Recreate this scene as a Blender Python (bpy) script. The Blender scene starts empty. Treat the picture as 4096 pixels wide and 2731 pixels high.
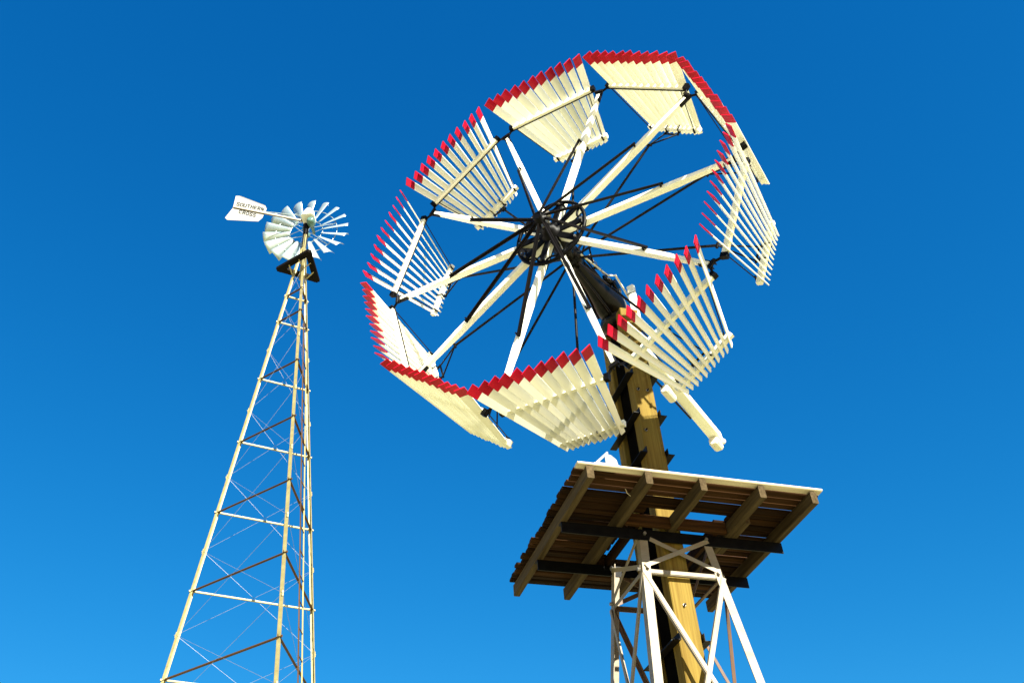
import bpy, math, random
from mathutils import Vector, Matrix

random.seed(7)
scene = bpy.context.scene
D = bpy.data
COL = scene.collection
V = Vector
EYE = 1.6                                   # camera height above the ground

# ---------------------------------------------------------------- camera, sky, sun, exposure
ELEV, ROLL = math.radians(40.704), math.radians(-4.399)
fwd = V((0, math.cos(ELEV), math.sin(ELEV)))
up0 = V((0, -math.sin(ELEV), math.cos(ELEV)))
rt = math.cos(ROLL) * V((1, 0, 0)) + math.sin(ROLL) * up0
up = -math.sin(ROLL) * V((1, 0, 0)) + math.cos(ROLL) * up0
cam_data = D.cameras.new('camera')
cam_data.sensor_width = 36.0
cam_data.lens = 3849.1 / 4096 * 36.0
cam_data.clip_start = 0.05
cam_data.clip_end = 20000
cam = D.objects.new('camera', cam_data)
COL.objects.link(cam)
cam.matrix_world = Matrix(((rt.x, up.x, -fwd.x, 0), (rt.y, up.y, -fwd.y, 0), (rt.z, up.z, -fwd.z, EYE), (0, 0, 0, 1)))
scene.camera = cam

SUN_DIR = V((0.42, -0.73, 0.552)).normalized()     # towards the sun: behind the camera, to the right
sun_el = math.asin(SUN_DIR.z)
sun_az = math.atan2(SUN_DIR.x, SUN_DIR.y)           # clockwise from +Y

world = D.worlds.new('World')
scene.world = world
world.use_nodes = True
wn, wl = world.node_tree.nodes, world.node_tree.links
wn.clear()
sky = wn.new('ShaderNodeTexSky')
sky.sky_type = 'NISHITA'
sky.sun_disc = False
sky.sun_elevation = sun_el
sky.sun_rotation = sun_az
sky.altitude = 300
sky.air_density = 1.0
sky.dust_density = 0.1
sky.ozone_density = 3.0
hsv = wn.new('ShaderNodeHueSaturation')
hsv.inputs['Saturation'].default_value = 1.22
hsv.inputs['Value'].default_value = 1.0
tint = wn.new('ShaderNodeMix')
tint.data_type = 'RGBA'
tint.blend_type = 'MULTIPLY'
tint.inputs['Factor'].default_value = 1.0
tint.inputs[7].default_value = (0.75, 0.82, 0.9, 1)
bg = wn.new('ShaderNodeBackground')
bg.inputs['Strength'].default_value = 0.05
wo = wn.new('ShaderNodeOutputWorld')
wl.new(sky.outputs[0], hsv.inputs['Color'])
wl.new(hsv.outputs[0], tint.inputs[6])
sep = wn.new('ShaderNodeSeparateColor')
cmb = wn.new('ShaderNodeCombineColor')
wl.new(tint.outputs[2], sep.inputs[0])
for i, (gain, gam) in enumerate(((0.365, 1.96), (0.945, 0.907), (1.42, 0.694))):   # deep, saturated polarised blue
    pw_ = wn.new('ShaderNodeMath'); pw_.operation = 'POWER'; pw_.inputs[1].default_value = gam
    ml_ = wn.new('ShaderNodeMath'); ml_.operation = 'MULTIPLY'; ml_.inputs[1].default_value = gain
    wl.new(sep.outputs[i], pw_.inputs[0]); wl.new(pw_.outputs[0], ml_.inputs[0]); wl.new(ml_.outputs[0], cmb.inputs[i])
wl.new(cmb.outputs[0], bg.inputs['Color'])
wl.new(bg.outputs[0], wo.inputs['Surface'])

sun_data = D.lights.new('sun', 'SUN')
sun_data.energy = 4.9
sun_data.angle = math.radians(0.53)
sun_data.color = (1.0, 0.955, 0.82)
sun = D.objects.new('sun', sun_data)
COL.objects.link(sun)
sun.rotation_euler = SUN_DIR.to_track_quat('Z', 'Y').to_euler()

scene.view_settings.view_transform = 'Standard'
scene.view_settings.look = 'None'
scene.view_settings.gamma = 1.0
scene.view_settings.exposure = 2.12
scene.cycles.max_bounces = 8
scene.cycles.diffuse_bounces = 6

# ---------------------------------------------------------------- materials
def mat(name, c1, c2, rough=0.5, metal=0.0, scale=6.0, stretch=(1, 1, 1), bump=0.15, c3=None, c3amt=0.5, spec=0.5, detail_scale=None, vary=0.0):
    m = D.materials.new(name)
    m.use_nodes = True
    n, l = m.node_tree.nodes, m.node_tree.links
    b = n['Principled BSDF']
    b.inputs['Roughness'].default_value = rough
    b.inputs['Metallic'].default_value = metal
    b.inputs['Specular IOR Level'].default_value = spec
    tc = n.new('ShaderNodeTexCoord')
    info = n.new('ShaderNodeObjectInfo')
    off = n.new('ShaderNodeVectorMath'); off.operation = 'SCALE'
    comb = n.new('ShaderNodeCombineXYZ')
    for i in range(3):
        l.new(info.outputs['Random'], comb.inputs[i])
    l.new(comb.outputs[0], off.inputs[0]); off.inputs['Scale'].default_value = 37.0
    add = n.new('ShaderNodeVectorMath'); add.operation = 'ADD'
    l.new(tc.outputs['Object'], add.inputs[0]); l.new(off.outputs[0], add.inputs[1])
    mp = n.new('ShaderNodeMapping'); mp.inputs['Scale'].default_value = stretch
    l.new(add.outputs[0], mp.inputs['Vector'])
    nz = n.new('ShaderNodeTexNoise')
    nz.inputs['Scale'].default_value = scale
    nz.inputs['Detail'].default_value = 6
    nz.inputs['Roughness'].default_value = 0.65
    l.new(mp.outputs[0], nz.inputs['Vector'])
    rp = n.new('ShaderNodeValToRGB')
    rp.color_ramp.elements[0].position = 0.35; rp.color_ramp.elements[1].position = 0.68
    rp.color_ramp.elements[0].color = (*c1, 1); rp.color_ramp.elements[1].color = (*c2, 1)
    l.new(nz.outputs['Fac'], rp.inputs['Fac'])
    col = rp.outputs['Color']
    if c3 is not None:                                            # stains / rust / bare patches
        n2 = n.new('ShaderNodeTexNoise')
        n2.inputs['Scale'].default_value = (detail_scale or scale * 1.7)
        n2.inputs['Detail'].default_value = 8; n2.inputs['Roughness'].default_value = 0.7
        l.new(mp.outputs[0], n2.inputs['Vector'])
        r2 = n.new('ShaderNodeValToRGB')
        r2.color_ramp.elements[0].position = 1.0 - c3amt * 0.62
        r2.color_ramp.elements[1].position = min(1.0, 1.0 - c3amt * 0.62 + 0.10)
        l.new(n2.outputs['Fac'], r2.inputs['Fac'])
        mx = n.new('ShaderNodeMix'); mx.data_type = 'RGBA'
        l.new(r2.outputs['Color'], mx.inputs['Factor'])
        l.new(col, mx.inputs[6]); mx.inputs[7].default_value = (*c3, 1)
        col = mx.outputs[2]
    if vary > 0:
        h = n.new('ShaderNodeHueSaturation')
        mr = n.new('ShaderNodeMapRange')
        mr.inputs['To Min'].default_value = 1 - vary; mr.inputs['To Max'].default_value = 1 + vary
        l.new(info.outputs['Random'], mr.inputs['Value'])
        l.new(mr.outputs[0], h.inputs['Value'])
        l.new(col, h.inputs['Color']); col = h.outputs['Color']
    l.new(col, b.inputs['Base Color'])
    if bump > 0:
        bp = n.new('ShaderNodeBump'); bp.inputs['Strength'].default_value = bump; bp.inputs['Distance'].default_value = 0.01
        l.new(nz.outputs['Fac'], bp.inputs['Height'])
        l.new(bp.outputs['Normal'], b.inputs['Normal'])
    return m

M = {}
M['white'] = mat('white_paint', (0.83, 0.825, 0.71), (0.74, 0.72, 0.57), 0.36, scale=6, stretch=(0.2, 2, 2), bump=0.04, c3=(0.42, 0.35, 0.21), c3amt=0.46, detail_scale=13, vary=0.09)
M['red'] = mat('red_paint', (0.36, 0.0012, 0.013), (0.29, 0.001, 0.011), 0.45, scale=12, stretch=(0.5, 2, 2), bump=0.06, c3=(0.16, 0.004, 0.012), c3amt=0.42, detail_scale=26, vary=0.14, spec=0.2)
M['iron'] = mat('black_iron', (0.0018, 0.0018, 0.002), (0.004, 0.004, 0.004), 0.42, scale=14, bump=0.2, c3=(0.030, 0.013, 0.006), c3amt=0.48, detail_scale=16, spec=0.07)
M['soot'] = mat('sooty_iron', (0.002, 0.002, 0.002), (0.004, 0.0035, 0.003), 0.9, scale=9, bump=0.2, spec=0.0)
M['rod'] = mat('rusting_black_rod', (0.003, 0.003, 0.0035), (0.007, 0.005, 0.004), 0.5, scale=6, stretch=(0.3, 2, 2), bump=0.15, c3=(0.07, 0.032, 0.013), c3amt=0.48, spec=0.10)
M['cast'] = mat('weathered_cast_iron', (0.0015, 0.0015, 0.0015), (0.004, 0.003, 0.0025), 0.24, scale=5, bump=0.25, c3=(0.030, 0.014, 0.006), c3amt=0.48, detail_scale=7, spec=0.16)
M['pine'] = mat('yellow_pine', (0.165, 0.115, 0.024), (0.090, 0.053, 0.009), 0.7, scale=7, stretch=(0.13, 4.5, 4.5), bump=0.25, c3=(0.026, 0.013, 0.004), c3amt=0.55, detail_scale=8, spec=0.05)
M['deck'] = mat('old_deck_wood', (0.034, 0.015, 0.0045), (0.009, 0.0038, 0.0013), 0.85, scale=7, stretch=(0.12, 5, 5), bump=0.8, c3=(0.003, 0.0018, 0.001), c3amt=0.60, detail_scale=11, vary=0.55, spec=0.06)
M['joist'] = mat('grey_joist_wood', (0.066, 0.047, 0.023), (0.027, 0.018, 0.008), 0.85, scale=7, stretch=(0.2, 4, 4), bump=0.5, c3=(0.009, 0.006, 0.003), c3amt=0.57, vary=0.15, spec=0.08)
M['pale'] = mat('sunlit_pale_board', (0.50, 0.44, 0.32), (0.36, 0.30, 0.20), 0.7, scale=8, stretch=(0.16, 4, 4), bump=0.4, c3=(0.18, 0.13, 0.07), c3amt=0.5)  # sunlight on the front plank painted in as pale wood; also colours the wire
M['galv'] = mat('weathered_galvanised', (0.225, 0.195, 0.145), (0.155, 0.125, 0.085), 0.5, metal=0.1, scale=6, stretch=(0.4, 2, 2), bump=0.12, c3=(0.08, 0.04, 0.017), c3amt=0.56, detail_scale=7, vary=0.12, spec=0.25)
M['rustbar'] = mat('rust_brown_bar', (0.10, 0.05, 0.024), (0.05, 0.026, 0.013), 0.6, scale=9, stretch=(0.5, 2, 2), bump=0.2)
M['ygalv'] = mat('yellowed_galvanised', (0.33, 0.285, 0.120), (0.24, 0.195, 0.075), 0.5, metal=0.1, scale=5, stretch=(0.4, 2, 2), bump=0.12, c3=(0.11, 0.06, 0.022), c3amt=0.53, vary=0.08, spec=0.3)
M['girt'] = mat('shade_brown_girt', (0.075, 0.038, 0.012), (0.045, 0.020, 0.006), 0.6, scale=6, stretch=(0.3, 2, 2), bump=0.15, c3=(0.02, 0.009, 0.004), c3amt=0.5, spec=0.15)  # shaded copy of the tower metal: underside shade painted in as dark brown
M['wire'] = mat('brace_wire', (0.22, 0.23, 0.24), (0.13, 0.13, 0.14), 0.45, metal=0.4, scale=9, bump=0)
M['sheet'] = mat('zinc_sheet', (0.43, 0.52, 0.52), (0.34, 0.41, 0.405), 0.34, metal=0.65, scale=4, bump=0.1, c3=(0.24, 0.19, 0.11), c3amt=0.48, detail_scale=5, vary=0.06)
M['vane'] = mat('white_vane_paint', (0.80, 0.79, 0.74), (0.74, 0.73, 0.68), 0.45, scale=5, bump=0.06)
M['letter'] = mat('dark_green_lettering', (0.004, 0.007, 0.004), (0.006, 0.009, 0.006), 0.7, scale=6, bump=0, spec=0.1)
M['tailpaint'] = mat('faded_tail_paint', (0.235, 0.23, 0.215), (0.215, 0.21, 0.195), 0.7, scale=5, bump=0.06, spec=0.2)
M['green'] = mat('green_gearbox_paint', (0.07, 0.15, 0.12), (0.05, 0.10, 0.08), 0.35, scale=5, bump=0.1, c3=(0.16, 0.14, 0.08), c3amt=0.55)
M['tarred'] = mat('tarred_timber', (0.005, 0.0035, 0.0025), (0.0025, 0.0018, 0.0012), 0.7, scale=7, stretch=(0.3, 3, 3), bump=0.4, c3=(0.03, 0.015, 0.008), c3amt=0.46, spec=0.06)
M['bolt'] = mat('bolt_steel', (0.30, 0.29, 0.27), (0.18, 0.16, 0.13), 0.35, metal=0.7, scale=20, bump=0.1)
M['rustwhite'] = mat('chipped_white_iron', (0.74, 0.71, 0.58), (0.56, 0.50, 0.36), 0.5, scale=9, bump=0.25, c3=(0.20, 0.09, 0.03), c3amt=0.64, detail_scale=9)
M['ground'] = mat('dry_grass_ground', (0.34, 0.31, 0.15), (0.24, 0.215, 0.10), 0.9, scale=0.7, bump=0.4, c3=(0.15, 0.13, 0.06), c3amt=0.6, detail_scale=2.5)
M['concrete'] = mat('footing_concrete', (0.36, 0.34, 0.30), (0.28, 0.26, 0.23), 0.85, scale=8, bump=0.3)

# ---------------------------------------------------------------- mesh helpers
def new_mesh(name, verts, faces, mats, idx=None, smooth=False):
    me = D.meshes.new(name)
    me.from_pydata([tuple(v) for v in verts], [], faces)
    for m in (mats if isinstance(mats, (list, tuple)) else [mats]):
        me.materials.append(m)
    if idx:
        me.polygons.foreach_set('material_index', idx)
    if smooth:
        me.polygons.foreach_set('use_smooth', [True] * len(me.polygons))
    me.update()
    return me

def link(name, me, parent=None, mw=None):
    """mw is given in the parent's frame (world when there is no parent)."""
    o = D.objects.new(name, me)
    COL.objects.link(o)
    if parent is not None:
        o.parent = parent
    if mw is not None:
        o.matrix_basis = mw
    return o

def thing(name, loc, label, cat, group=None):
    o = D.objects.new(name, None)
    COL.objects.link(o)
    o.location = loc
    o.empty_display_size = 0.3
    o['label'] = label; o['category'] = cat
    if group: o['group'] = group
    return o

def frame(p0, xdir, upv):
    x = V(xdir).normalized()
    u = V(upv)
    z = (u - x * u.dot(x))
    if z.length < 1e-6:
        u = V((0, 1, 0)) if abs(x.y) < 0.9 else V((1, 0, 0))
        z = u - x * u.dot(x)
    z.normalize()
    y = z.cross(x)
    m = Matrix(((x.x, y.x, z.x, p0[0]), (x.y, y.y, z.y, p0[1]), (x.z, y.z, z.z, p0[2]), (0, 0, 0, 1)))
    return m

def extr(profiles, caps=True):
    """loft through a list of (x, [(y,z),...]) rings -> verts, faces"""
    vs, fs = [], []
    n = len(profiles[0][1])
    for x, ring in profiles:
        vs += [(x, y, z) for y, z in ring]
    for i in range(len(profiles) - 1):
        a, b = i * n, (i + 1) * n
        for j in range(n):
            k = (j + 1) % n
            fs.append((a + j, a + k, b + k, b + j))
    if caps:
        fs.append(tuple(reversed(range(n))))
        fs.append(tuple(range((len(profiles) - 1) * n, len(profiles) * n)))
    return vs, fs

def rect(w, h, c=0.0, oy=0, oz=0):
    w, h = w / 2, h / 2
    if c <= 0:
        return [(oy - w, oz - h), (oy + w, oz - h), (oy + w, oz + h), (oy - w, oz + h)]
    return [(oy - w + c, oz - h), (oy + w - c, oz - h), (oy + w, oz - h + c), (oy + w, oz + h - c),
            (oy + w - c, oz + h), (oy - w + c, oz + h), (oy - w, oz + h - c), (oy - w, oz - h + c)]

def ell(a, t=0.007):
    """angle-iron section, corner at the origin, flanges towards +y and +z"""
    return [(0, 0), (a, 0), (a, t), (t, t), (t, a), (0, a)]

def circ(r, n=10):
    return [(r * math.cos(2 * math.pi * i / n), r * math.sin(2 * math.pi * i / n)) for i in range(n)]

_cache = {}
def beam(name, p0, p1, w, h, m, parent, upv=(0, 0, 1), c=0.004, ring=None, ext=0.0, key=None):
    """straight bar from p0 to p1 (parent frame); w across, h along upv"""
    p0, p1 = V(p0), V(p1)
    d = p1 - p0
    L = d.length + 2 * ext
    p0 = p0 - d.normalized() * ext
    r = ring if ring is not None else rect(w, h, min(c, w * 0.3, h * 0.3))
    k = (name, round(L, 3), tuple((round(a, 4), round(b, 4)) for a, b in r), m.name)
    if k not in _cache:
        vs, fs = extr([(0, r), (L, r)])
        _cache[k] = new_mesh(name, vs, fs, m, smooth=False)
    return link(name, _cache[k], parent, frame(p0, d, upv))

def tube(name, p0, p1, r, m, parent, n=10, upv=(0, 0, 1), ext=0.0):
    o = beam(name, p0, p1, 0, 0, m, parent, upv, ring=circ(r, n), ext=ext)
    return o

def polytube(name, pts, r, m, parent, n=8, closed=False):
    """one bent rod through points (parent frame)"""
    pts = [V(p) for p in pts]
    vs, fs = [], []
    N = len(pts)
    prev = None
    for i, p in enumerate(pts):
        if closed:
            d = (pts[(i + 1) % N] - pts[i - 1]).normalized()
        else:
            d = ((pts[min(i + 1, N - 1)] - p).normalized() + (p - pts[max(i - 1, 0)]).normalized()).normalized()
        u = prev if prev is not None else (V((0, 0, 1)) if abs(d.z) < 0.9 else V((1, 0, 0)))
        a = (u - d * u.dot(d)).normalized(); b = d.cross(a); prev = a
        for j in range(n):
            t = 2 * math.pi * j / n
            vs.append(p + r * (math.cos(t) * a + math.sin(t) * b))
    for i in range(N if closed else N - 1):
        A, B = i * n, ((i + 1) % N) * n
        for j in range(n):
            k = (j + 1) % n
            fs.append((A + j, A + k, B + k, B + j))
    if not closed:
        fs.append(tuple(reversed(range(n)))); fs.append(tuple(range((N - 1) * n, N * n)))
    return link(name, new_mesh(name, vs, fs, m, smooth=True), parent)

def lathe(name, prof, m, parent, mw, n=24, scale_y=1.0, smooth=True):
    """prof: list of (x along axis, radius)"""
    vs, fs = extr([(x, [(r * a, r * b * scale_y) for a, b in circ(1, n)]) for x, r in prof])
    me = new_mesh(name, vs, fs, m, smooth=smooth)
    for p in me.polygons:
        if len(p.vertices) > 4: p.use_smooth = False
    return link(name, me, parent, mw)

def joined(name, pieces, mats, parent, mw=None, smooth=False):
    """pieces: list of (verts, faces, Matrix or None) -> one mesh"""
    vs, fs = [], []
    for v, f, mtx in pieces:
        o = len(vs)
        vs += [(mtx @ V(p)) if mtx is not None else V(p) for p in v]
        fs += [tuple(i + o for i in q) for q in f]
    return link(name, new_mesh(name, vs, fs, mats, smooth=smooth), parent, mw)

def boxpiece(p0, p1, w, h, upv=(0, 0, 1), c=0.003):
    d = V(p1) - V(p0)
    v, f = extr([(0, rect(w, h, min(c, w * .3, h * .3))), (d.length, rect(w, h, min(c, w * .3, h * .3)))])
    return v, f, frame(p0, d, upv)

def plate(name, pts, th, m, parent, mw, hole=None):
    """flat polygon in the local xy plane with thickness along z"""
    n = len(pts)
    if hole is None:
        vs = [(x, y, -th / 2) for x, y in pts] + [(x, y, th / 2) for x, y in pts]
        fs = [tuple(reversed(range(n))), tuple(range(n, 2 * n))] + [(i, (i + 1) % n, n + (i + 1) % n, n + i) for i in range(n)]
    else:                                       # same number of points, matched in order
        vs = []
        for z in (-th / 2, th / 2):
            vs += [(x, y, z) for x, y in pts] + [(x, y, z) for x, y in hole]
        fs = []
        for i in range(n):
            k = (i + 1) % n
            fs += [(i, n + i, n + k, k), (2 * n + i, 2 * n + k, 3 * n + k, 3 * n + i), (i, k, 2 * n + k, 2 * n + i), (n + i, 3 * n + i, 3 * n + k, n + k)]
    return link(name, new_mesh(name, vs, fs, m), parent, mw)

T = Matrix.Translation

# ---------------------------------------------------------------- ground
vs, fs = [], []
NG, half = 60, 4000.0
for i in range(NG + 1):
    for j in range(NG + 1):
        a, b = (i / NG * 2 - 1), (j / NG * 2 - 1)
        x, y = math.copysign(abs(a) ** 3, a) * half, math.copysign(abs(b) ** 3, b) * half
        vs.append((x, y, 0.0))
for i in range(NG):
    for j in range(NG):
        k = i * (NG + 1) + j
        fs.append((k, k + NG + 1, k + NG + 2, k + 1))
g = link('ground', new_mesh('ground', vs, fs, M['ground']))
g['kind'] = 'structure'

# ================================================================ sectional wooden wheel windmill (right)
AZ, PH = -0.5141, 1.1636
NV = V((math.sin(AZ), -math.cos(AZ), 0))           # wheel axis, towards the front
TV = V((math.cos(AZ), math.sin(AZ), 0))
UV = V((0, 0, 1))
CW = V((0.5048, 6.8057, 7.2433 + EYE))              # wheel centre
R = 2.0
YAW = 0.3323
E1 = V((math.cos(YAW), math.sin(YAW), 0)); E2 = V((-math.sin(YAW), math.cos(YAW), 0))
MC = V((1.1991, 8.0258, 0))                         # mast / tower centre on the ground
ZP = 4.35 + EYE                                     # platform underside of planks
mill = thing('wooden_wheel_windmill', MC, 'large windmill with folded white wooden slat sections tipped in red, on a timber mast', 'windmill')
WF = Matrix(((TV.x, UV.x, NV.x, CW.x - MC.x), (TV.y, UV.y, NV.y, CW.y - MC.y), (TV.z, UV.z, NV.z, CW.z - MC.z), (0, 0, 0, 1)))   # wheel frame in the mill's frame
def wheel_pt(m, h, lat=0.0):                        # m behind the wheel plane, h up, lat along TV -> mill frame
    return WF @ V((lat, h, -m))
def plat_pt(a, b, z):                               # platform frame -> mill-local / tower-local
    return E1 * a + E2 * b + V((0, 0, z))

# --- mast: two timbers with iron between
ZT = CW.z - 0.27
def timber(b0, b1, ztop):
    b = (b0 + b1) / 2
    return beam('mast_timber', plat_pt(-0.02, b, -0.3), plat_pt(-0.02, b, ztop), 0.21, b1 - b0, M['pine'], mill, upv=E2, c=0.008)
tf = timber(-0.32, -0.185, ZT)
tr = timber(0.115, 0.25, ZT)
beam('mast_core', plat_pt(-0.01, -0.035, -0.3), plat_pt(-0.01, -0.035, ZT), 0.15, 0.27, M['soot'], mill, upv=E2, c=0.01)
for zc in (6.03, 5.53, 5.07, 3.22, 2.72, 2.2, 1.5):
    z = zc + EYE
    for sx in (-1, 1):
        x = -0.02 + sx * 0.106
        ring = [(yy * -sx if False else yy, zz) for yy, zz in ell(0.06, 0.007)]
        p0, p1 = plat_pt(x, -0.365, z), plat_pt(x, 0.30, z)
        if sx < 0:
            st = beam('strap', p0, p1, 0, 0, M['rod'], mill, upv=(0, 0, 1), ring=[(y, zz) for y, zz in ell(0.070)])
        else:
            st = beam('strap', p1, p0, 0, 0, M['rod'], mill, upv=(0, 0, 1), ring=[(y, zz) for y, zz in ell(0.070)])
        for by in (-0.25, 0.18):
            q = plat_pt(x + sx * 0.004, by, z + 0.035)
            tube('bolt', q, q + E1 * sx * 0.03, 0.014, M['bolt'], mill, n=6)
for zc, xs in ((5.86, (-0.065, 0.035)), (5.36, (-0.06,)), (6.55, (-0.06, 0.03)), (3.55, (-0.0,)), (4.75, (-0.05,))):
    for x in xs:
        q = plat_pt(x - 0.02, -0.318, zc + EYE)
        tube('bolt', q, q - E2 * 0.010, 0.014, M['bolt'], mill, n=10)
        tube('bolt', q, q - E2 * 0.032, 0.009, M['rod'], mill, n=6)

# --- head casting: shaft housing from hub back to the mast top, with ribs, turntable and bearing caps
hx = frame(wheel_pt(0.14, -0.02), wheel_pt(1.3, -0.08) - wheel_pt(0.14, -0.02), UV)
prof = [(0.0, 0.050), (0.05, 0.085), (0.12, 0.09), (0.16, 0.07), (0.30, 0.075), (0.5, 0.088), (0.7, 0.108), (0.86, 0.135), (0.98, 0.165), (1.08, 0.18), (1.17, 0.17), (1.24, 0.13), (1.27, 0.06)]
head = lathe('head_casting', prof, M['cast'], mill, hx, n=28)
for a in (-100, -35, 30, 95, 160):
    t = math.radians(a)
    pts = []
    for x, r in prof[4:-3]:
        pts.append(V((x, (r + 0.004) * math.cos(t), (r + 0.004) * math.sin(t))))
    o = polytube('rib', pts, 0.013, M['cast'], head)
tz = lathe('turntable', [(0, 0.10), (0.02, 0.19), (0.06, 0.205), (0.10, 0.205), (0.13, 0.16), (0.20, 0.15), (0.24, 0.12)], M['cast'], mill, frame(plat_pt(-0.02, -0.035, ZT - 0.06), (0, 0, 1), (1, 0, 0)), n=28)
lathe('bearing_cap', [(0, 0.05), (0.01, 0.075), (0.05, 0.08), (0.08, 0.05), (0.09, 0.01)], M['cast'], mill, frame(wheel_pt(1.08, 0.10, 0.06), (0, 0, 1), (1, 0, 0)), n=16)
lathe('pulley', [(0, 0.02), (0, 0.09), (0.015, 0.075), (0.03, 0.09), (0.03, 0.02)], M['cast'], mill, frame(wheel_pt(1.18, 0.12, 0.12), TV, UV), n=20)
for m_, l_ in ((0.55, 0.10), (0.72, 0.10), (0.9, 0.11)):
    joined('clevis', [boxpiece(wheel_pt(m_, 0.06, l_), wheel_pt(m_ + .06, 0.11, l_ + .02), 0.02, 0.03), boxpiece(wheel_pt(m_ + .05, 0.10, l_), wheel_pt(m_ + .10, 0.12, l_), 0.03, 0.012)], M['cast'], mill)
# chain along the casting
for i in range(9):
    p = wheel_pt(0.60 + i * 0.055, 0.125 - 0.02 * math.sin(i / 8 * math.pi), 0.12)
    ring = [p + 0.028 * math.cos(t) * -NV + 0.013 * math.sin(t) * (UV if i % 2 else TV) for t in [2 * math.pi * k / 8 for k in range(8)]]
    polytube('chain_link', ring, 0.0045, M['bolt'], mill, n=5, closed=True)
# crank rod, white and chipped
polytube('crank_rod', [wheel_pt(0.36, -0.05, .12), wheel_pt(0.70, 0.065, .12), wheel_pt(1.01, 0.166, .12), wheel_pt(1.256, 0.364, .12), wheel_pt(1.551, 0.249, .12), wheel_pt(1.86, 0.075, .12)], 0.012, M['rustwhite'], mill, n=6)
tube('pull_rod', wheel_pt(0.30, 0.03, .10), wheel_pt(2.25, -0.06, .10), 0.010, M['rod'], mill, n=6)
polytube('stay_bracket', [wheel_pt(0.42, 0.0, .10), wheel_pt(0.40, 0.20, .20), wheel_pt(0.62, 0.03, .13)], 0.012, M['iron'], mill, n=6)
# white lever post beside the head
beam('lever_post', wheel_pt(1.5, -0.30, 0.185), wheel_pt(1.5, 0.34, 0.185), 0.085, 0.06, M['white'], mill, upv=NV, c=0.01)
joined('lever_bolt', [boxpiece(wheel_pt(1.47, 0.22, 0.13), wheel_pt(1.47, 0.22, 0.245), 0.012, 0.012), boxpiece(wheel_pt(1.44, 0.17, 0.10), wheel_pt(1.54, 0.17, 0.13), 0.016, 0.016)], M['bolt'], mill)

# --- tail boom with weights
BH = -0.175
boom_p = [wheel_pt(1.55, BH + .03), wheel_pt(4.25, BH)]
bo = frame(boom_p[0], boom_p[1] - boom_p[0], UV)
r1 = rect(0.142, 0.105, 0.008); r0 = rect(0.11, 0.08, 0.008)
vs_, fs_ = extr([(0, r0), (1.15, r0), (1.25, r1), (2.62, r1), (2.70, rect(0.11, 0.085, 0.008))])
boom = link('tail_boom', new_mesh('tail_boom', vs_, fs_, M['white']), mill, bo)
def jug(name, p, L, w, h):
    vs_, fs_ = extr([(0, rect(w * .8, h * .8, w * .2)), (0.02, rect(w, h, w * .2)), (L - .02, rect(w, h, w * .2)), (L, rect(w * .8, h * .8, w * .2))])
    return link(name, new_mesh(name, vs_, fs_, M['rustwhite']), mill, frame(p, -NV, UV))
jug('weight', wheel_pt(2.66, BH - 0.11, -0.06), 0.27, 0.10, 0.11)
jug('weight', wheel_pt(4.04, BH - 0.11, -0.015), 0.21, 0.125, 0.115)
lathe('weight_knob', [(0, 0.02), (0.01, 0.035), (0.04, 0.038), (0.06, 0.024), (0.065, 0.01)], M['white'], mill, frame(wheel_pt(4.22, BH - 0.06, 0.03), TV, UV), n=12)
tube('boom_rod', wheel_pt(2.15, BH - 0.10, -0.085), wheel_pt(3.50, BH - 0.055, -0.075), 0.014, M['rod'], mill, n=6)
tube('boom_stay', wheel_pt(2.2, BH + 0.02, 0.08), wheel_pt(3.15, BH + 0.03, 0.075), 0.010, M['rod'], mill, n=6)
tube('hanger_rod', wheel_pt(1.6, -0.25, 0.12), wheel_pt(1.75, -0.8, 0.15), 0.008, M['rod'], mill, n=6)

# --- hub: shaft, nose, ring, sockets
WM = WF
hub = lathe('hub', [(-0.22, 0.06), (-0.20, 0.12), (-0.12, 0.11), (-0.10, 0.12), (0.055, 0.115), (0.065, 0.085), (0.12, 0.075), (0.13, 0.045), (0.24, 0.045), (0.245, 0.085), (0.285, 0.085), (0.29, 0.05), (0.33, 0.05), (0.335, 0.047), (0.325, 0.040)],
            M['iron'], mill, WM @ frame((0, 0, 0), (0, 0, 1), (0, 1, 0)), n=24)
HI = (WM @ frame((0, 0, 0), (0, 0, 1), (0, 1, 0))).inverted() @ WM       # wheel frame -> hub frame
def spoke_dir(k):
    a = PH - k * math.pi / 5
    return V((math.cos(a), math.sin(a), 0)), V((math.sin(a), -math.cos(a), 0))
ring_pts = [V((0.395 * math.cos(t), 0.395 * math.sin(t), 0.045)) for t in [2 * math.pi * i / 60 for i in range(60)]]
rg = polytube('hub_ring', ring_pts, 0.020, M['iron'], mill, n=8, closed=True); rg.matrix_basis = WM
for k in range(10):
    d, t = spoke_dir(k)
    joined('spoke_socket', [
                            boxpiece(d * .08 + V((0, 0, -.047)), d * .40 + V((0, 0, -.047)), .050, .014, (0, 0, 1)), boxpiece(d * .08 + V((0, 0, .047)), d * .395 + V((0, 0, .047)), .068, .018, (0, 0, 1)), boxpiece(d * .36 - t * .045 + V((0, 0, .056)), d * .36 + t * .045 + V((0, 0, .056)), .022, .016, (0, 0, 1))], M['iron'], mill, WM)
    d2, t2 = spoke_dir(k + .5)
    arc = [d2 * (.395 - .075 * math.sin(s * math.pi)) + t2 * (.115 - .23 * s) + V((0, 0, .035)) for s in [i / 8 for i in range(9)]]
    o = polytube('hub_web', [V(p) for p in arc], 0.012, M['iron'], mill, n=6); o.matrix_basis = WM
    q = WM @ (d * .36 + V((0, 0, .035)))
    tube('hub_bolt', q, WM @ (d * .36 + V((0, 0, .085))), 0.012, M['bolt'], mill, n=6)
    q = d * .085 + V((0, 0, .262)); q1 = d * .125 + V((0, 0, .258))
    tube('hub_bolt', WM @ q, WM @ q1, 0.015, M['bolt'], mill, n=6)
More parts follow.
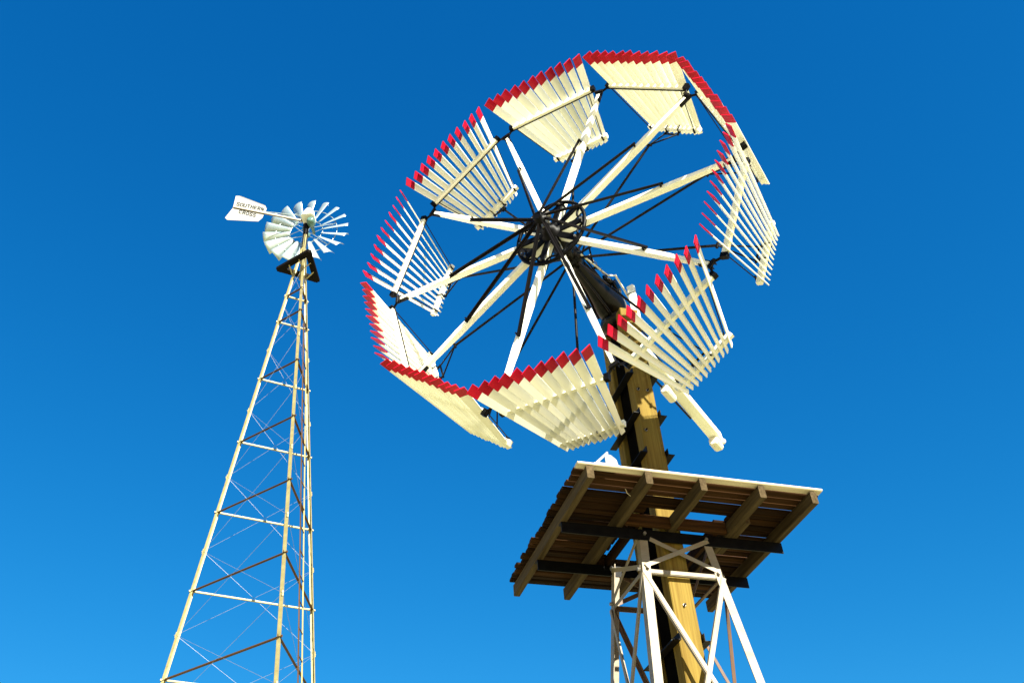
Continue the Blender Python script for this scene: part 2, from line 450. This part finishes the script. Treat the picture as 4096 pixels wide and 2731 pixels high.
for s in (0.0, 0.075):
    joined('governor_plate', [boxpiece((-.40, .00 - s, .02), (-.24, -.06 - s, -.02), .09, .010, (0, 1, .3))], M['rod'], mill, WM)
lathe('slide_collar', [(-0.48, 0.07), (-0.46, 0.12), (-0.36, 0.12), (-0.34, 0.09), (-0.25, 0.09)], M['cast'], mill, WM @ frame((0, 0, 0), (0, 0, 1), (0, 1, 0)), n=20)

# --- spokes and front rods (meshes shared, turned about the axis)
sp_rings = [(0.12, rect(0.052, 0.078, 0.006)), (1.40, rect(0.052, 0.078, 0.006)), (1.52, rect(0.050, 0.066, 0.006)), (1.96, rect(0.042, 0.044, 0.005))]
vs_, fs_ = extr(sp_rings)
spoke_me = new_mesh('spoke', vs_, fs_, M['white'])
br_me_parts = []
for sy in (-1, 1):
    br_me_parts.append(boxpiece((1.86, sy * .026, 0), (2.02, sy * .024, 0), .006, .05))
br_me_parts.append(boxpiece((2.0, -.05, 0.02), (2.0, .05, 0.02), .03, .03))
vv, ff = [], []
for v_, f_, mx in br_me_parts:
    o_ = len(vv); vv += [mx @ V(p) for p in v_]; ff += [tuple(i + o_ for i in q) for q in f_]
bracket_me = new_mesh('tip_bracket', vv, ff, M['rod'])
frod_v, frod_f = extr([(0, [(y, z) for y, z in ell(0.030, 0.009)]), (1.0, [(y, z) for y, z in ell(0.030, 0.009)])])
for k in range(10):
    d, t = spoke_dir(k)
    mw = WM @ frame((0, 0, 0), d, (0, 0, 1))
    so = link('spoke', spoke_me, mill, mw)
    link('tip_bracket', bracket_me, so, Matrix.Identity(4))
    a, b = d * .07 + V((0, 0, .268)), d * 1.26 + V((0, 0, .042))
    o = beam('front_rod', WM @ (a - t * .015), WM @ (b - t * .015), 0, 0, M['rod'], mill, upv=NV, ring=[(y, z) for y, z in ell(0.030, 0.009)])
    q = d * 1.235 + V((0, 0, .04))
    tube('rod_bolt', WM @ q, WM @ (q + V((0, 0, .038))), 0.010, M['rod'], mill, n=6)

# --- ten folding sections, eleven slats each
A0, Y0, Z0 = 0.5423, 0.1068, 0.0158
A1, Y1, Z1 = 0.3604, 0.1304, -0.678
XO, XI, LAM, MU = 0.4753, 0.3149, 0.4801, 0.1074
WT, WE, BETA, LR, OX, OY = 0.105, 0.053, -2.3744, 0.1276, 0.0034, 0.0206
SLT = 0.011
def slat_mesh(s):
    Po, Pi = V((s * XO, Y0, Z0)), V((s * XI, Y1, Z1))
    d = (Po - Pi).normalized()
    t = V((1, 0, 0)); t = (t - d * t.dot(d)).normalized(); n = d.cross(t)
    v = math.cos(BETA) * t + math.sin(BETA) * n
    w = d.cross(v)
    off = OX * t + OY * n
    tip, end = Po + off + d * LAM, Pi + off - d * MU
    L = (tip - end).length
    mtx = frame(end, d, w)
    rings = []
    c_ = 0.002
    for x in (0, L * .25, L * .55, L - LR, L):
        wd = WE + (WT - WE) * (x / L)
        rings.append((x, rect(wd, SLT, c_)))
    vs_, fs_ = extr(rings)
    idx = []
    nseg = 8
    for i in range(4):
        idx += [1 if i == 3 else 0] * nseg
    idx += [0, 1]
    return new_mesh('slat', vs_, fs_, [M['white'], M['red']], idx), mtx
slats = [slat_mesh(i / 5) for i in range(-5, 6)]

def mesh_of(pieces, name, m):
    vv, ff = [], []
    for v_, f_, mx in pieces:
        o_ = len(vv); vv += [mx @ V(p) for p in v_]; ff += [tuple(i + o_ for i in q) for q in f_]
    return new_mesh(name, vv, ff, m)
bar_me = mesh_of([boxpiece((-A0, Y0 - .004, Z0), (A0, Y0 - .004, Z0), .042, .058, (0, 1, 0)),
                  boxpiece((-A1, Y1 - .004, Z1), (A1, Y1 - .004, Z1), .048, .058, (0, 1, 0))], 'wheel_section', M['white'])
pivot_me = mesh_of([boxpiece((-A0 - .01, Y0 - .041, Z0 - .015), (A0 + .01, Y0 - .041, Z0 - .015), .012, .012, (0, 1, 0))], 'pivot_rod', M['rod'])
cap_me = [mesh_of([boxpiece((s * (A0 - .025), Y0 - .004, Z0), (s * (A0 + .022), Y0 - .004, Z0), .054, .070, (0, 1, 0)),
                   boxpiece((s * (A0 + .005), Y0 - .03, Z0 - .01), (s * .60, -.01, .012), .020, .022, (0, 1, 0)),
                   boxpiece((s * .575, -.005, .01), (s * .632, -.015, .012), .03, .03, (0, 1, 0))], 'end_cap', M['iron']) for s in (-1, 1)]
brace_me = [mesh_of([boxpiece((s * (A0 - .06), Y0 - .042, Z0 - .01), (s * (A1 - .055), Y1 - .042, Z1), .010, .010, (0, 1, 0)),
                     boxpiece((s * (A1 - .055), Y1 - .048, Z1 - .014), (s * (A1 - .055), Y1 - .040, Z1 + .045), .018, .016, (0, 1, 0))], 'brace_rod', M['rod']) for s in (-1, 1)]
CL = 0.085
clamp_pcs = []
for s in (-1, 1):
    x = s * CL
    clamp_pcs += [boxpiece((x, Y1 - .05, Z1 - .030), (x, Y1 - .05, Z1 + .030), .012, .014, (0, 1, 0)), boxpiece((x, Y1 - .05, Z1 + .030), (x, Y1 + .035, Z1 + .030), .012, .010, (0, 0, 1)),
                  boxpiece((x, Y1 - .05, Z1 - .030), (x, Y1 + .035, Z1 - .030), .012, .010, (0, 0, 1)), boxpiece((x, Y1 - .045, Z1 - .01), (x * 1.02, Y1 - .085, Z1 - .01), .02, .02, (0, 0, 1))]
clamp_pcs.append(boxpiece((-CL - .02, Y1 - .088, Z1 - .01), (CL + .02, Y1 - .088, Z1 - .01), .018, .018, (0, 1, 0)))
clamp_me = mesh_of(clamp_pcs, 'clamp', M['iron'])
JT = V((0.0, -0.287, -0.487))
RC = R * math.cos(math.pi / 10)
link_me = mesh_of([boxpiece(JT, (s * CL, Y1 - .085, Z1 - .01), .016, .012, (1, 0, 0)) for s in (-1, 1)] + [boxpiece(JT + V((-.03, 0, 0)), JT + V((.03, 0, 0)), .025, .025)], 'fork_link', M['iron'])
push_me = mesh_of([boxpiece((0.0, -RC + .10, -.40), JT, .022, .022, (1, 0, 0))], 'push_rod', M['rod'])
for k in range(10):
    d, t = spoke_dir(k + .5)
    ct = CW + 0 * d
    mw = WM @ Matrix(((t.x, d.x, 0, d.x * RC), (t.y, d.y, 0, d.y * RC), (0, 0, 1, 0), (0, 0, 0, 1)))
    sec = link('wheel_section', bar_me, mill, mw)
    for i, (me, mtx) in enumerate(slats):
        j = Matrix.Rotation(random.gauss(0, 0.032), 4, 'X')
        jz = Matrix.Rotation(random.gauss(0, 0.004), 4, 'Z')
        link('slat', me, sec, mtx @ jz @ j @ T((random.gauss(0, 0.006), 0, random.gauss(0, 0.0015))))
    link('pivot_rod', pivot_me, sec)
    for q in range(2):
        link('end_cap', cap_me[q], sec); link('brace_rod', brace_me[q], sec)
    link('clamp', clamp_me, sec); link('fork_link', link_me, sec); link('push_rod', push_me, sec)

# ================================================================ timber platform round the mast
plat = thing('timber_platform', MC + V((0, 0, ZP)), 'weathered plank service platform with joists, set round the timber mast', 'platform')
PA, PB = 1.135, 1.078
NP = 22
pw = 2 * PB / NP
for i in range(NP):
    b = -PB + (i + .5) * pw
    w = pw - random.uniform(0.008, 0.020)
    z = (0.014 if i == 0 else 0.018 + random.uniform(-.003, .012))
    l0, l1 = -PA - random.uniform(-.02, .02), PA + random.uniform(-.015, .01)
    segs = [(l0, l1)]
    if -0.46 < b < 0.46:
        segs = [(l0, -0.36 + random.uniform(-.03, .02)), (0.42 + random.uniform(-.02, .03), l1)]
        if b < -0.36: segs = [(l0, -0.30), (0.50, l1)]
    for s0_, s1_ in segs:
        m = M['pale'] if i == 0 else M['deck']  # front plank coloured pale to paint in its sunlit edge
        beam('plank', plat_pt(s0_, b, z), plat_pt(s1_, b + random.uniform(-.002, .002), z + random.uniform(-.002, .002)), w, 0.024 if i == 0 else 0.030, m, plat, c=0.010, upv=(random.gauss(0, .05) * E2 + UV))
for i, a in enumerate((-1.045, -0.53, -0.01, 0.53, 1.035)):
    if i == 2:
        beam('joist', plat_pt(a - .02, -1.06, -0.062), plat_pt(a - .02, -0.34, -0.062), 0.060, 0.118, M['joist'], plat, c=0.005)
        beam('joist', plat_pt(a - .02, 0.40, -0.062), plat_pt(a - .02, 1.05, -0.062), 0.060, 0.118, M['joist'], plat, c=0.005)
    else:
        beam('joist', plat_pt(a, -1.06 + random.uniform(-.01, .01), -0.062), plat_pt(a, 1.07 + random.uniform(-.01, .03), -0.062), 0.062, 0.118, M['joist'], plat, c=0.005)
beam('joist', plat_pt(0.594, -0.62, -0.062), plat_pt(0.594, -0.05, -0.062), 0.060, 0.112, M['joist'], plat, c=0.005)
for b in (-0.345, 0.345):
    s = -1 if b < 0 else 1
    ring = [(0.0, 0.0), (0.0, -0.105), (0.010, -0.105), (0.010, -0.010), (0.07, -0.010), (0.07, 0.0)]
    beam('bearer', plat_pt(-1.07, b - 0.01, -0.121), plat_pt(1.07, b - 0.01, -0.121), 0, 0, M['iron'], plat, ring=ring)
for b in (-0.40, 0.42):
    beam('trimmer', plat_pt(-0.49, b, -0.060), plat_pt(0.49, b, -0.060), 0.045, 0.108, M['deck'], plat, c=0.004)
for a in (-0.36, 0.40):
    beam('trimmer', plat_pt(a, -0.375, -0.062), plat_pt(a, 0.395, -0.062), 0.04, 0.10, M['deck'], plat, c=0.004)

# white angle bracket standing on the front of the platform
wb_o = MC + E1 * -0.86 + E2 * -1.03 + V((0, 0, ZP + 0.033))
wb = thing('white_bracket', wb_o, 'small white angle bracket standing on the front edge of the plank platform', 'bracket')
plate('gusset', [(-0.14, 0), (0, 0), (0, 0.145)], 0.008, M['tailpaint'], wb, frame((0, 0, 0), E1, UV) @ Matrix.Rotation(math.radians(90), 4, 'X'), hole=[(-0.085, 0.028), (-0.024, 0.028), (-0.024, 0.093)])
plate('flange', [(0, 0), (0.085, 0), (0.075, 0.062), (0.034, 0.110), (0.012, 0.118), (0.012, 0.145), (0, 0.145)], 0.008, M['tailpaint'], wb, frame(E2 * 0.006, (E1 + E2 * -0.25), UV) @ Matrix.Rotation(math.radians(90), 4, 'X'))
beam('foot', E1 * -0.14, E1 * 0.08, 0.06, 0.006, M['vane'], wb)
# stray straw-coloured wire hanging from the planks
hw = polytube('loose_wire', [plat_pt(-0.62, -0.78, -0.0), plat_pt(-0.60, -0.76, -0.03), plat_pt(-0.53, -0.72, -0.05), plat_pt(-0.46, -0.72, -0.045), plat_pt(-0.43, -0.76, -0.02)], 0.004, M['pale'], None, n=5)
hw.location = MC + V((0, 0, ZP))
hw['label'] = 'short pale curved wire poking from the underside of the plank platform'; hw['category'] = 'wire'

# ================================================================ four-legged lattice tower under the platform
tw = thing('lattice_tower', MC, 'four legged galvanised lattice tower carrying the plank platform and timber mast', 'tower')
S0, SK = 0.3262, 0.105
ZB = ZP - 0.121
def leg_pt(i, j, h):                                # h below platform level
    s = S0 + SK * h
    return plat_pt(i * s, j * s, ZP - h)
H1, H2, H3, HB = 0.506, 3.0, 4.5, ZP + 0.15
for i in (-1, 1):
    for j in (-1, 1):
        p0, p1 = leg_pt(i, j, HB), leg_pt(i, j, 0.135)
        d = (p1 - p0).normalized()
        # outside corner at p; flanges run inwards along -i*E1 and -j*E2
        ring = ell(0.076, 0.009)
        fy, fz = -i * E1, -j * E2
        mtx = Matrix(((d.x, fy.x, fz.x, p0.x), (d.y, fy.y, fz.y, p0.y), (d.z, fy.z, fz.z, p0.z), (0, 0, 0, 1)))
        v_, f_ = extr([(0, ring), ((p1 - p0).length, ring)])
        if mtx.to_3x3().determinant() < 0:
            f_ = [tuple(reversed(q)) for q in f_]
        ms = mtx.copy()
        # bake the (possibly mirrored) frame into the mesh, keep the origin at the foot
        lv = [mtx.to_3x3() @ V(p) for p in v_]
        lg = link('leg', new_mesh('leg', lv, f_, M['galv']), tw, T(p0))
        for h in (0.165, H1, H2):
            q = leg_pt(i, j, h) - i * E1 * 0.045 + j * E2 * 0.003
            tube('bolt', q, q + j * E2 * 0.028, 0.016, M['bolt'], tw, n=6)
            q = leg_pt(i, j, h) - j * E2 * 0.045 + i * E1 * 0.003
            tube('bolt', q, q + i * E1 * 0.028, 0.016, M['bolt'], tw, n=6)
        v_, f_ = extr([(0, rect(.34, .34, .03)), (0.12, rect(.30, .30, .03))])
        link('footing', new_mesh('footing', v_, f_, M['concrete']), tw, frame(leg_pt(i, j, ZP) - V((0, 0, .05)) - i * E1 * .04 - j * E2 * .04, (0, 0, 1), E1))
def face_bar(ia, ja, ha, ib, jb, hb, nrm, m, w=0.040, out=0.004, lift=0.0, flat=False):
    ins = 0.03
    a, b = leg_pt(ia, ja, ha), leg_pt(ib, jb, hb)
    dd = (b - a).normalized()
    a, b = a + dd * ins + nrm * (out + lift), b - dd * ins + nrm * (out + lift)
    ring = [(-w / 2, 0), (w / 2, 0), (w / 2, 0.006), (-w / 2 + .006, 0.006), (-w / 2 + .006, -0.03), (-w / 2, -0.03)]
    if flat: ring = rect(w, 0.006, 0.001)
    return beam('brace', a, b, 0, 0, m, tw, upv=nrm, ring=ring)
faces = [((-1, -1), (1, -1), -E2), ((-1, 1), (1, 1), E2), ((-1, -1), (-1, 1), -E1), ((1, -1), (1, 1), E1)]
for (a, b, nrm) in faces:
    back = nrm in (E2,)
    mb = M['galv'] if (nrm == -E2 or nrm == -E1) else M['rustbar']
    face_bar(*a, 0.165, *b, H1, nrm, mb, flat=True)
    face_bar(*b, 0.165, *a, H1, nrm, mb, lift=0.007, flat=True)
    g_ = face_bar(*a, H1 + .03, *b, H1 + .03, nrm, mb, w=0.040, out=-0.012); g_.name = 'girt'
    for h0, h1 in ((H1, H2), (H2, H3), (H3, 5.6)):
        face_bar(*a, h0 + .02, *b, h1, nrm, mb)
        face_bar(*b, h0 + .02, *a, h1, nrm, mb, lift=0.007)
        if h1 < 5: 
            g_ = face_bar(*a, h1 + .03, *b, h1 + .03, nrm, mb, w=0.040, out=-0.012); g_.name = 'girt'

# ================================================================ three-legged tower with a metal windmill (left, further off)
TX = V((-4.78176, 15.71159, 0))
LZ, LR0, LK, PHI = 6.60246 + EYE, 1.55648, 0.229397, -3.14672
lt = thing('steel_lattice_tower', TX, 'tall slender three legged steel tower with wire bracing and ladder', 'tower')
def lr(z): return LR0 - LK * (z - LZ) / 1.6
def lp(j, z, r=None):
    a = PHI + j * 2 * math.pi / 3
    rr = lr(z) if r is None else r
    return V((rr * math.cos(a), rr * math.sin(a), z))
ZTOP = 16.95 + EYE
for j in range(3):
    p0, p1 = lp(j, -0.2), lp(j, ZTOP)
    d = (p1 - p0).normalized()
    rad = V((math.cos(PHI + j * 2 * math.pi / 3), math.sin(PHI + j * 2 * math.pi / 3), 0))
    tan = V((-rad.y, rad.x, 0))
    # 60-degree angle iron opening inwards
    f1 = (-rad * math.cos(math.radians(30)) + tan * math.sin(math.radians(30)))
    f2 = (-rad * math.cos(math.radians(30)) - tan * math.sin(math.radians(30)))
    w_, th = 0.075, 0.008
    prof_ = [V((0, 0, 0)), f1 * w_, f1 * w_ - rad * th, -rad * th * 1.6, f2 * w_ - rad * th, f2 * w_]
    L = (p1 - p0)
    vs_ = [p for p in prof_] + [p * 0.82 + L for p in prof_]
    n = 6
    fs_ = [(q, (q + 1) % n, n + (q + 1) % n, n + q) for q in range(n)] + [tuple(reversed(range(n))), tuple(range(n, 2 * n))]
    me = new_mesh('leg', vs_, fs_, M['ygalv'])
    link('leg', me, lt, T(p0))
    v_, f_ = extr([(0, rect(.5, .5, .03)), (0.15, rect(.45, .45, .03))])
    link('footing', new_mesh('footing', v_, f_, M['concrete']), lt, frame(lp(j, -0.05), (0, 0, 1), rad))
levels = [LZ + i * 1.6 for i in range(-5, 6)] 
nodes = [LZ + (i + .46) * 1.6 for i in range(-5, 6)]
extra = LZ + 5 * 1.6 + 0.78
pairs = ((0, 1), (1, 2), (0, 2))
ring_g = ell(0.045, 0.005)
for z in levels + [extra]:
    if z < 0.3: continue
    for a, b in pairs:
        pa, pb = lp(a, z), lp(b, z)
        ydir = V((0, 0, 1)).cross((pb - pa).normalized())
        mid_ = (pa + pb) / 2
        sg = 1 if ydir.dot(V((mid_.x, mid_.y, 0))) > 0 else -1        # flat flange outwards, upright flange on the inside
        rg_ = [(-.038, 0), (.008, 0), (.008, .005), (-.033, .005), (-.033, .045), (-.038, .045)] if (a, b) != (0, 2) else [(-.028, 0), (.004, 0), (.004, .004), (-.024, .004), (-.024, .026), (-.028, .026)]
        if sg < 0: rg_ = [(-y, q) for y, q in reversed(rg_)]
        o = beam('girt', pa, pb, 0, 0, M['ygalv'] if (a, b) == (0, 2) else M['girt'], lt, ring=rg_, ext=0.02)  # near-side girts take the brown with shade painted in, far side stays pale
allz = sorted([z for z in levels if z > 0.3])
for i, z in enumerate(allz):
    zu = z + 0.80 if z < LZ + 5 * 1.6 - .1 else z + .55
    zd = z - 0.80
    if zd < 0: continue
    for a, b in pairs:
        tube('brace_wire', lp(a, zu), lp(b, zd), 0.0026, M['wire'], lt, n=5)
        tube('brace_wire', lp(b, zu), lp(a, zd), 0.0026, M['wire'], lt, n=5)
for z in [z + .8 for z in allz]:
    for j in range(3):
        rad = lp(j, z, 1.0) - V((0, 0, z))
        joined('node_plate', [boxpiece(lp(j, z - .05) + rad * .002, lp(j, z + .05) + rad * .002, .03, .010, rad), boxpiece(lp(j, z) + rad * .0, lp(j, z) + rad * .028, .012, .012)], M['ygalv'], lt)
zz_ = ZTOP - 1.15
for a, b in pairs:
    tube('brace_wire', lp(a, zz_ + .35), lp(b, zz_ - .65), 0.0026, M['wire'], lt, n=5)
    tube('brace_wire', lp(b, zz_ + .35), lp(a, zz_ - .65), 0.0026, M['wire'], lt, n=5)
# ladder against the face between the front and right legs
def lad(z, s):
    m_ = (lp(1, z) + lp(2, z)) / 2
    dirn = (lp(2, z) - lp(1, z)).normalized()
    outw = V((m_.x, m_.y, 0)).normalized()
    return m_ + outw * 0.02 + dirn * (s * 0.145)
zl0, zl1 = 0.0, LZ + 4.85 * 1.6
for s in (-1, 1):
    beam('ladder_rail', lad(zl0, s), lad(zl1, s), 0.034, 0.020, M['girt'] if s < 0 else M['ygalv'], lt, upv=(1, 0, 0), c=0.002)  # one rail in the shade-dark brown, the other in the pale metal
z = 0.4
while z < zl1 - .1:
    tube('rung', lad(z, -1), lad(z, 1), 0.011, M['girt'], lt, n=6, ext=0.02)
    z += 0.5
# triangular timber platform frame near the top
zt = 16.3 + EYE
tp = thing('triangular_platform', TX + V((0, 0, zt)), 'dark triangular timber frame platform near the top of the slender tower', 'platform')
for j, (a, b) in enumerate(((0, 1), (1, 2), (2, 0))):
    pa, pb = lp(a, 0, 0.515), lp(b, 0, 0.515)
    beam('timber', pa + V((0, 0, 0.0 + 0.004 * j)), pb + V((0, 0, 0.004 * j)), 0.14, 0.085, M['tarred'], tp, ext=0.045, c=0.006)
    q = (pa + pb) * .5
    inn = V((q.x, q.y, 0)).normalized()
    dd = (pb - pa).normalized()
    beam('bracket', q * 0.98 - dd * .15 - V((0, 0, .045)), lp(a, zt - .22) - V((0, 0, zt)), 0.035, 0.006, M['ygalv'], tp)
    beam('bracket', q * 0.98 + dd * .15 - V((0, 0, .045)), lp(b, zt - .22) - V((0, 0, zt)), 0.035, 0.006, M['ygalv'], tp)

# --- metal mill head
ZH = 17.83 + EYE
mm = thing('metal_windmill', TX + V((0, 0, ZTOP)), 'galvanised multi bladed metal windmill head with white lettered tail vane', 'windmill')
def mh(x, y, z): return V((x, y, z - ZTOP))
tube('mast_pipe', mh(0, 0, 15.9 + EYE), mh(0, 0, ZH - 0.12), 0.032, M['ygalv'], mm, n=12)
lathe('turret', [(0, 0.035), (0.02, 0.065), (0.22, 0.06), (0.3, 0.085), (0.34, 0.085)], M['iron'], mm, frame(mh(0, 0, ZH - 0.42), (0, 0, 1), (1, 0, 0)), n=16)
for a in range(5):
    t = a * 1.257
    tube('guide_rod', mh(.05 * math.cos(t), .05 * math.sin(t), ZH - .9), mh(.06 * math.cos(t), .06 * math.sin(t), ZH - .35), 0.008, M['rod'], mm, n=6)
lathe('gearbox', [(-0.16, 0.05), (-0.14, 0.08), (-0.09, 0.10), (0.02, 0.10), (0.06, 0.08), (0.08, 0.05), (0.34, 0.035)], M['green'], mm, frame(mh(0.13, -0.06, ZH - 0.09), (0, 1, 0), (0, 0, 1)), n=20)
v_, f_ = extr([(0, rect(.32, .36, .05)), (0.06, rect(.31, .34, .06)), (0.26, rect(.20, .24, .06)), (0.31, rect(.15, .18, .06)), (0.325, rect(.08, .1, .03))])
link('gearbox_hood', new_mesh('gearbox_hood', v_, f_, M['vane'], smooth=False), mm, frame(mh(0.06, -0.10, ZH + 0.03), (0, 0, 1), (0, 1, 0)))
# wheel
WY = 15.997 - TX.y
WX = -4.858 - TX.x
wc = mh(WX + 0.0, WY, ZH)
wh = lathe('wheel', [(-0.14, 0.03), (-0.13, 0.07), (-0.08, 0.07), (-0.07, 0.045), (0.08, 0.045), (0.09, 0.075), (0.14, 0.075), (0.15, 0.03)], M['green'], mm, frame(wc, (0, 1, 0), (0, 0, 1)), n=18)
# wheel frame: x = axis (+Y world), z = up, y = z cross x -> -X world
def wpt(r, a, ax=0.0): return V((ax, -r * math.cos(a), r * math.sin(a)))
RO, RI, RT = 0.765, 0.408, 1.05
NB = 18
for r in (RO, RI):
    polytube('wheel_ring', [wpt(r, 2 * math.pi * i / 48) for i in range(48)], 0.009, M['sheet'], wh, n=6, closed=True)
for i in range(6):
    a = 2 * math.pi * (i + .3) / 6
    for ax in (-0.10, 0.11):
        tube('wheel_spoke', wpt(0.055, a + .12 * (1 if ax > 0 else -1), ax), wpt(RO, a), 0.006, M['sheet'], wh, n=6)
TH = math.radians(38)
bv, bf = [], []
NR, NC = 8, 8
for side in (0, 1):
    for i in range(NR + 1):
        f_ = i / NR
        r = RI - 0.01 + (RT - RI + .01) * f_
        ch = 0.125 + (0.335 - 0.125) * f_
        for j in range(NC + 1):
            s = j / NC - .5
            th_ = TH + 0.10 * (1 - f_)
            x_t, y_a = math.cos(th_), math.sin(th_)
            camber = 0.16 * ch * (1 - (2 * s) ** 2) + side * 0.003
            # position: radial x, tangent z, axis y
            rr_ = math.sqrt(max(r * r - (s * ch * x_t) ** 2, 0.01)) if f_ > .5 else r
            p = V((rr_, s * ch * y_a - camber * x_t, s * ch * x_t + camber * y_a))
            bv.append(p)
def gi(side, i, j): return side * (NR + 1) * (NC + 1) + i * (NC + 1) + j
for i in range(NR):
    for j in range(NC):
        bf.append((gi(0, i, j), gi(0, i + 1, j), gi(0, i + 1, j + 1), gi(0, i, j + 1)))
        bf.append((gi(1, i, j), gi(1, i, j + 1), gi(1, i + 1, j + 1), gi(1, i + 1, j)))
for i in range(NR):
    bf.append((gi(0, i, 0), gi(1, i, 0), gi(1, i + 1, 0), gi(0, i + 1, 0)))
    bf.append((gi(0, i, NC), gi(0, i + 1, NC), gi(1, i + 1, NC), gi(1, i, NC)))
for j in range(NC):
    bf.append((gi(0, 0, j), gi(0, 0, j + 1), gi(1, 0, j + 1), gi(1, 0, j)))
    bf.append((gi(0, NR, j), gi(1, NR, j), gi(1, NR, j + 1), gi(0, NR, j + 1)))
blade_me = new_mesh('blade', bv, bf, M['sheet'], smooth=True)
wfi = frame(wc, (0, 1, 0), (0, 0, 1))
for k in range(NB):
    a = 2 * math.pi * (k + .35) / NB
    # world: radial (cos,0,sin), axis +Y, tangent (-sin,0,cos)
    rx, tx_ = V((math.cos(a), 0, math.sin(a))), V((-math.sin(a), 0, math.cos(a)))
    mw = Matrix(((rx.x, 0, tx_.x, wc.x), (rx.y, 1, tx_.y, wc.y), (rx.z, 0, tx_.z, wc.z), (0, 0, 0, 1)))
    link('blade', blade_me, wh, wfi.inverted() @ mw)
# tail
B0 = mh(-4.844 - TX.x, 15.75 - TX.y, 17.932 + EYE)
TU = V((-0.93008, -0.36735, 0)).normalized()
TN = V((TU.y, -TU.x, 0))                            # towards the camera side
if TN.y > 0: TN = -TN
def tpt(s, h, o=0.0): return B0 + TU * s + V((0, 0, h)) + TN * o
beam('tail_boom', tpt(0.02, -.01, .02), tpt(1.04, -.01, .02), 0.042, 0.06, M['galv'], mm, c=0.006)
beam('tail_boom', tpt(1.0, -.005, .02), tpt(1.71, -.005, .02), 0, 0, M['galv'], mm, ring=[(-.02, -.03), (.02, -.03), (.02, .03), (-.02, .03), (-.02, .022), (.012, .022), (.012, -.022), (-.02, -.022)])
tube('tail_rod', tpt(0.06, 0.19, 0), tpt(0.95, 0.07, 0), 0.008, M['sheet'], mm, n=6)
tm = Matrix(((-TU.x, 0, TN.x, B0.x), (-TU.y, 0, TN.y, B0.y), (0, 1, 0, B0.z), (0, 0, 0, 1)))      # x towards the hub (reading direction), y up, z to the viewer
vane_pts = [(1.708, 0.409), (1.628, 0.434), (0.984, 0.272), (0.942, 0.167), (1.012, -0.178), (1.093, -0.327), (1.796, -0.482), (1.852, -0.42), (1.721, -0.027)]
vp = [(-s, h) for s, h in vane_pts]
if tm.to_3x3().determinant() < 0: print('tail frame is mirrored')
vane = plate('tail_vane', list(reversed(vp)), 0.006, M['tailpaint'], mm, tm)
tube('vane_edge', tpt(1.628, 0.434, .006), tpt(0.984, 0.272, .006), 0.006, M['tailpaint'], mm, n=6)
tube('vane_edge', tpt(1.093, -0.327, .006), tpt(1.796, -0.482, .006), 0.006, M['tailpaint'], mm, n=6)
# stencilled lettering, every stroke a thin raised bar; unit cell 0..0.6 x 0..1
GL = {
    'S': [[(.58, .84), (.48, .96), (.30, 1.0), (.12, .95), (.03, .80)], [(.04, .70), (.16, .56), (.44, .45), (.56, .30)], [(.57, .20), (.46, .05), (.28, 0), (.10, .05), (.02, .18)]],
    'O': [[(.26, 1.0), (.10, .92), (.02, .72), (.0, .5), (.02, .28), (.10, .08), (.26, .0)], [(.36, .0), (.50, .08), (.58, .28), (.6, .5), (.58, .72), (.50, .92), (.36, 1.0)]],
    'U': [[(.03, 1.0), (.03, .28), (.10, .08), (.26, .0)], [(.36, .0), (.50, .08), (.57, .28), (.57, 1.0)]],
    'T': [[(.0, .96), (.6, .96)], [(.3, .86), (.3, .0)]],
    'H': [[(.04, 1.0), (.04, .0)], [(.56, 1.0), (.56, .0)], [(.14, .5), (.46, .5)]],
    'E': [[(.05, 1.0), (.05, .0)], [(.15, .96), (.55, .96)], [(.15, .5), (.48, .5)], [(.15, .04), (.55, .04)]],
    'R': [[(.05, 1.0), (.05, .0)], [(.15, .97), (.42, .95), (.54, .82), (.54, .68), (.44, .54), (.15, .50)], [(.30, .42), (.58, .0)]],
    'N': [[(.05, 1.0), (.05, .0)], [(.12, .92), (.48, .08)], [(.56, 1.0), (.56, .0)]],
    'C': [[(.57, .82), (.46, .96), (.30, 1.0)], [(.22, .98), (.08, .86), (.0, .62), (.0, .38), (.08, .14), (.22, .02)], [(.30, .0), (.46, .04), (.57, .18)]],
}
def word(txt, s0, h0, s1, h1, height):
    """from (s0,h0) at the first letter to (s1,h1) at the end of the last letter"""
    n = len(txt)
    dx, dy = ((-s1) - (-s0)), (h1 - h0)
    L = math.hypot(dx, dy)
    adv = L / (n - 0.28)
    cw = adv * 0.72 / 0.6
    ux, uy = dx / L, dy / L
    for i, chx in enumerate(txt):
        pieces = []
        for st in GL[chx]:
            for (xa, ya), (xb, yb) in zip(st[:-1], st[1:]):
                def P(x, y):
                    X = i * adv + x * cw + y * height * 0.14
                    return V((-s0 + ux * X, h0 + uy * X + y * height, 0.0055))
                pa, pb = P(xa, ya), P(xb, yb)
                e = (pb - pa).normalized() * 0.006
                pieces.append(boxpiece(pa - e, pb + e, 0.021, 0.005, (0, 0, 1), c=0.0))
        joined('letter', pieces, M['letter'], vane)
word('SOUTHERN', 1.655, 0.075, 1.02, 0.066, 0.120)
word('CROSS', 1.57, -0.172, 1.18, -0.194, 0.112)
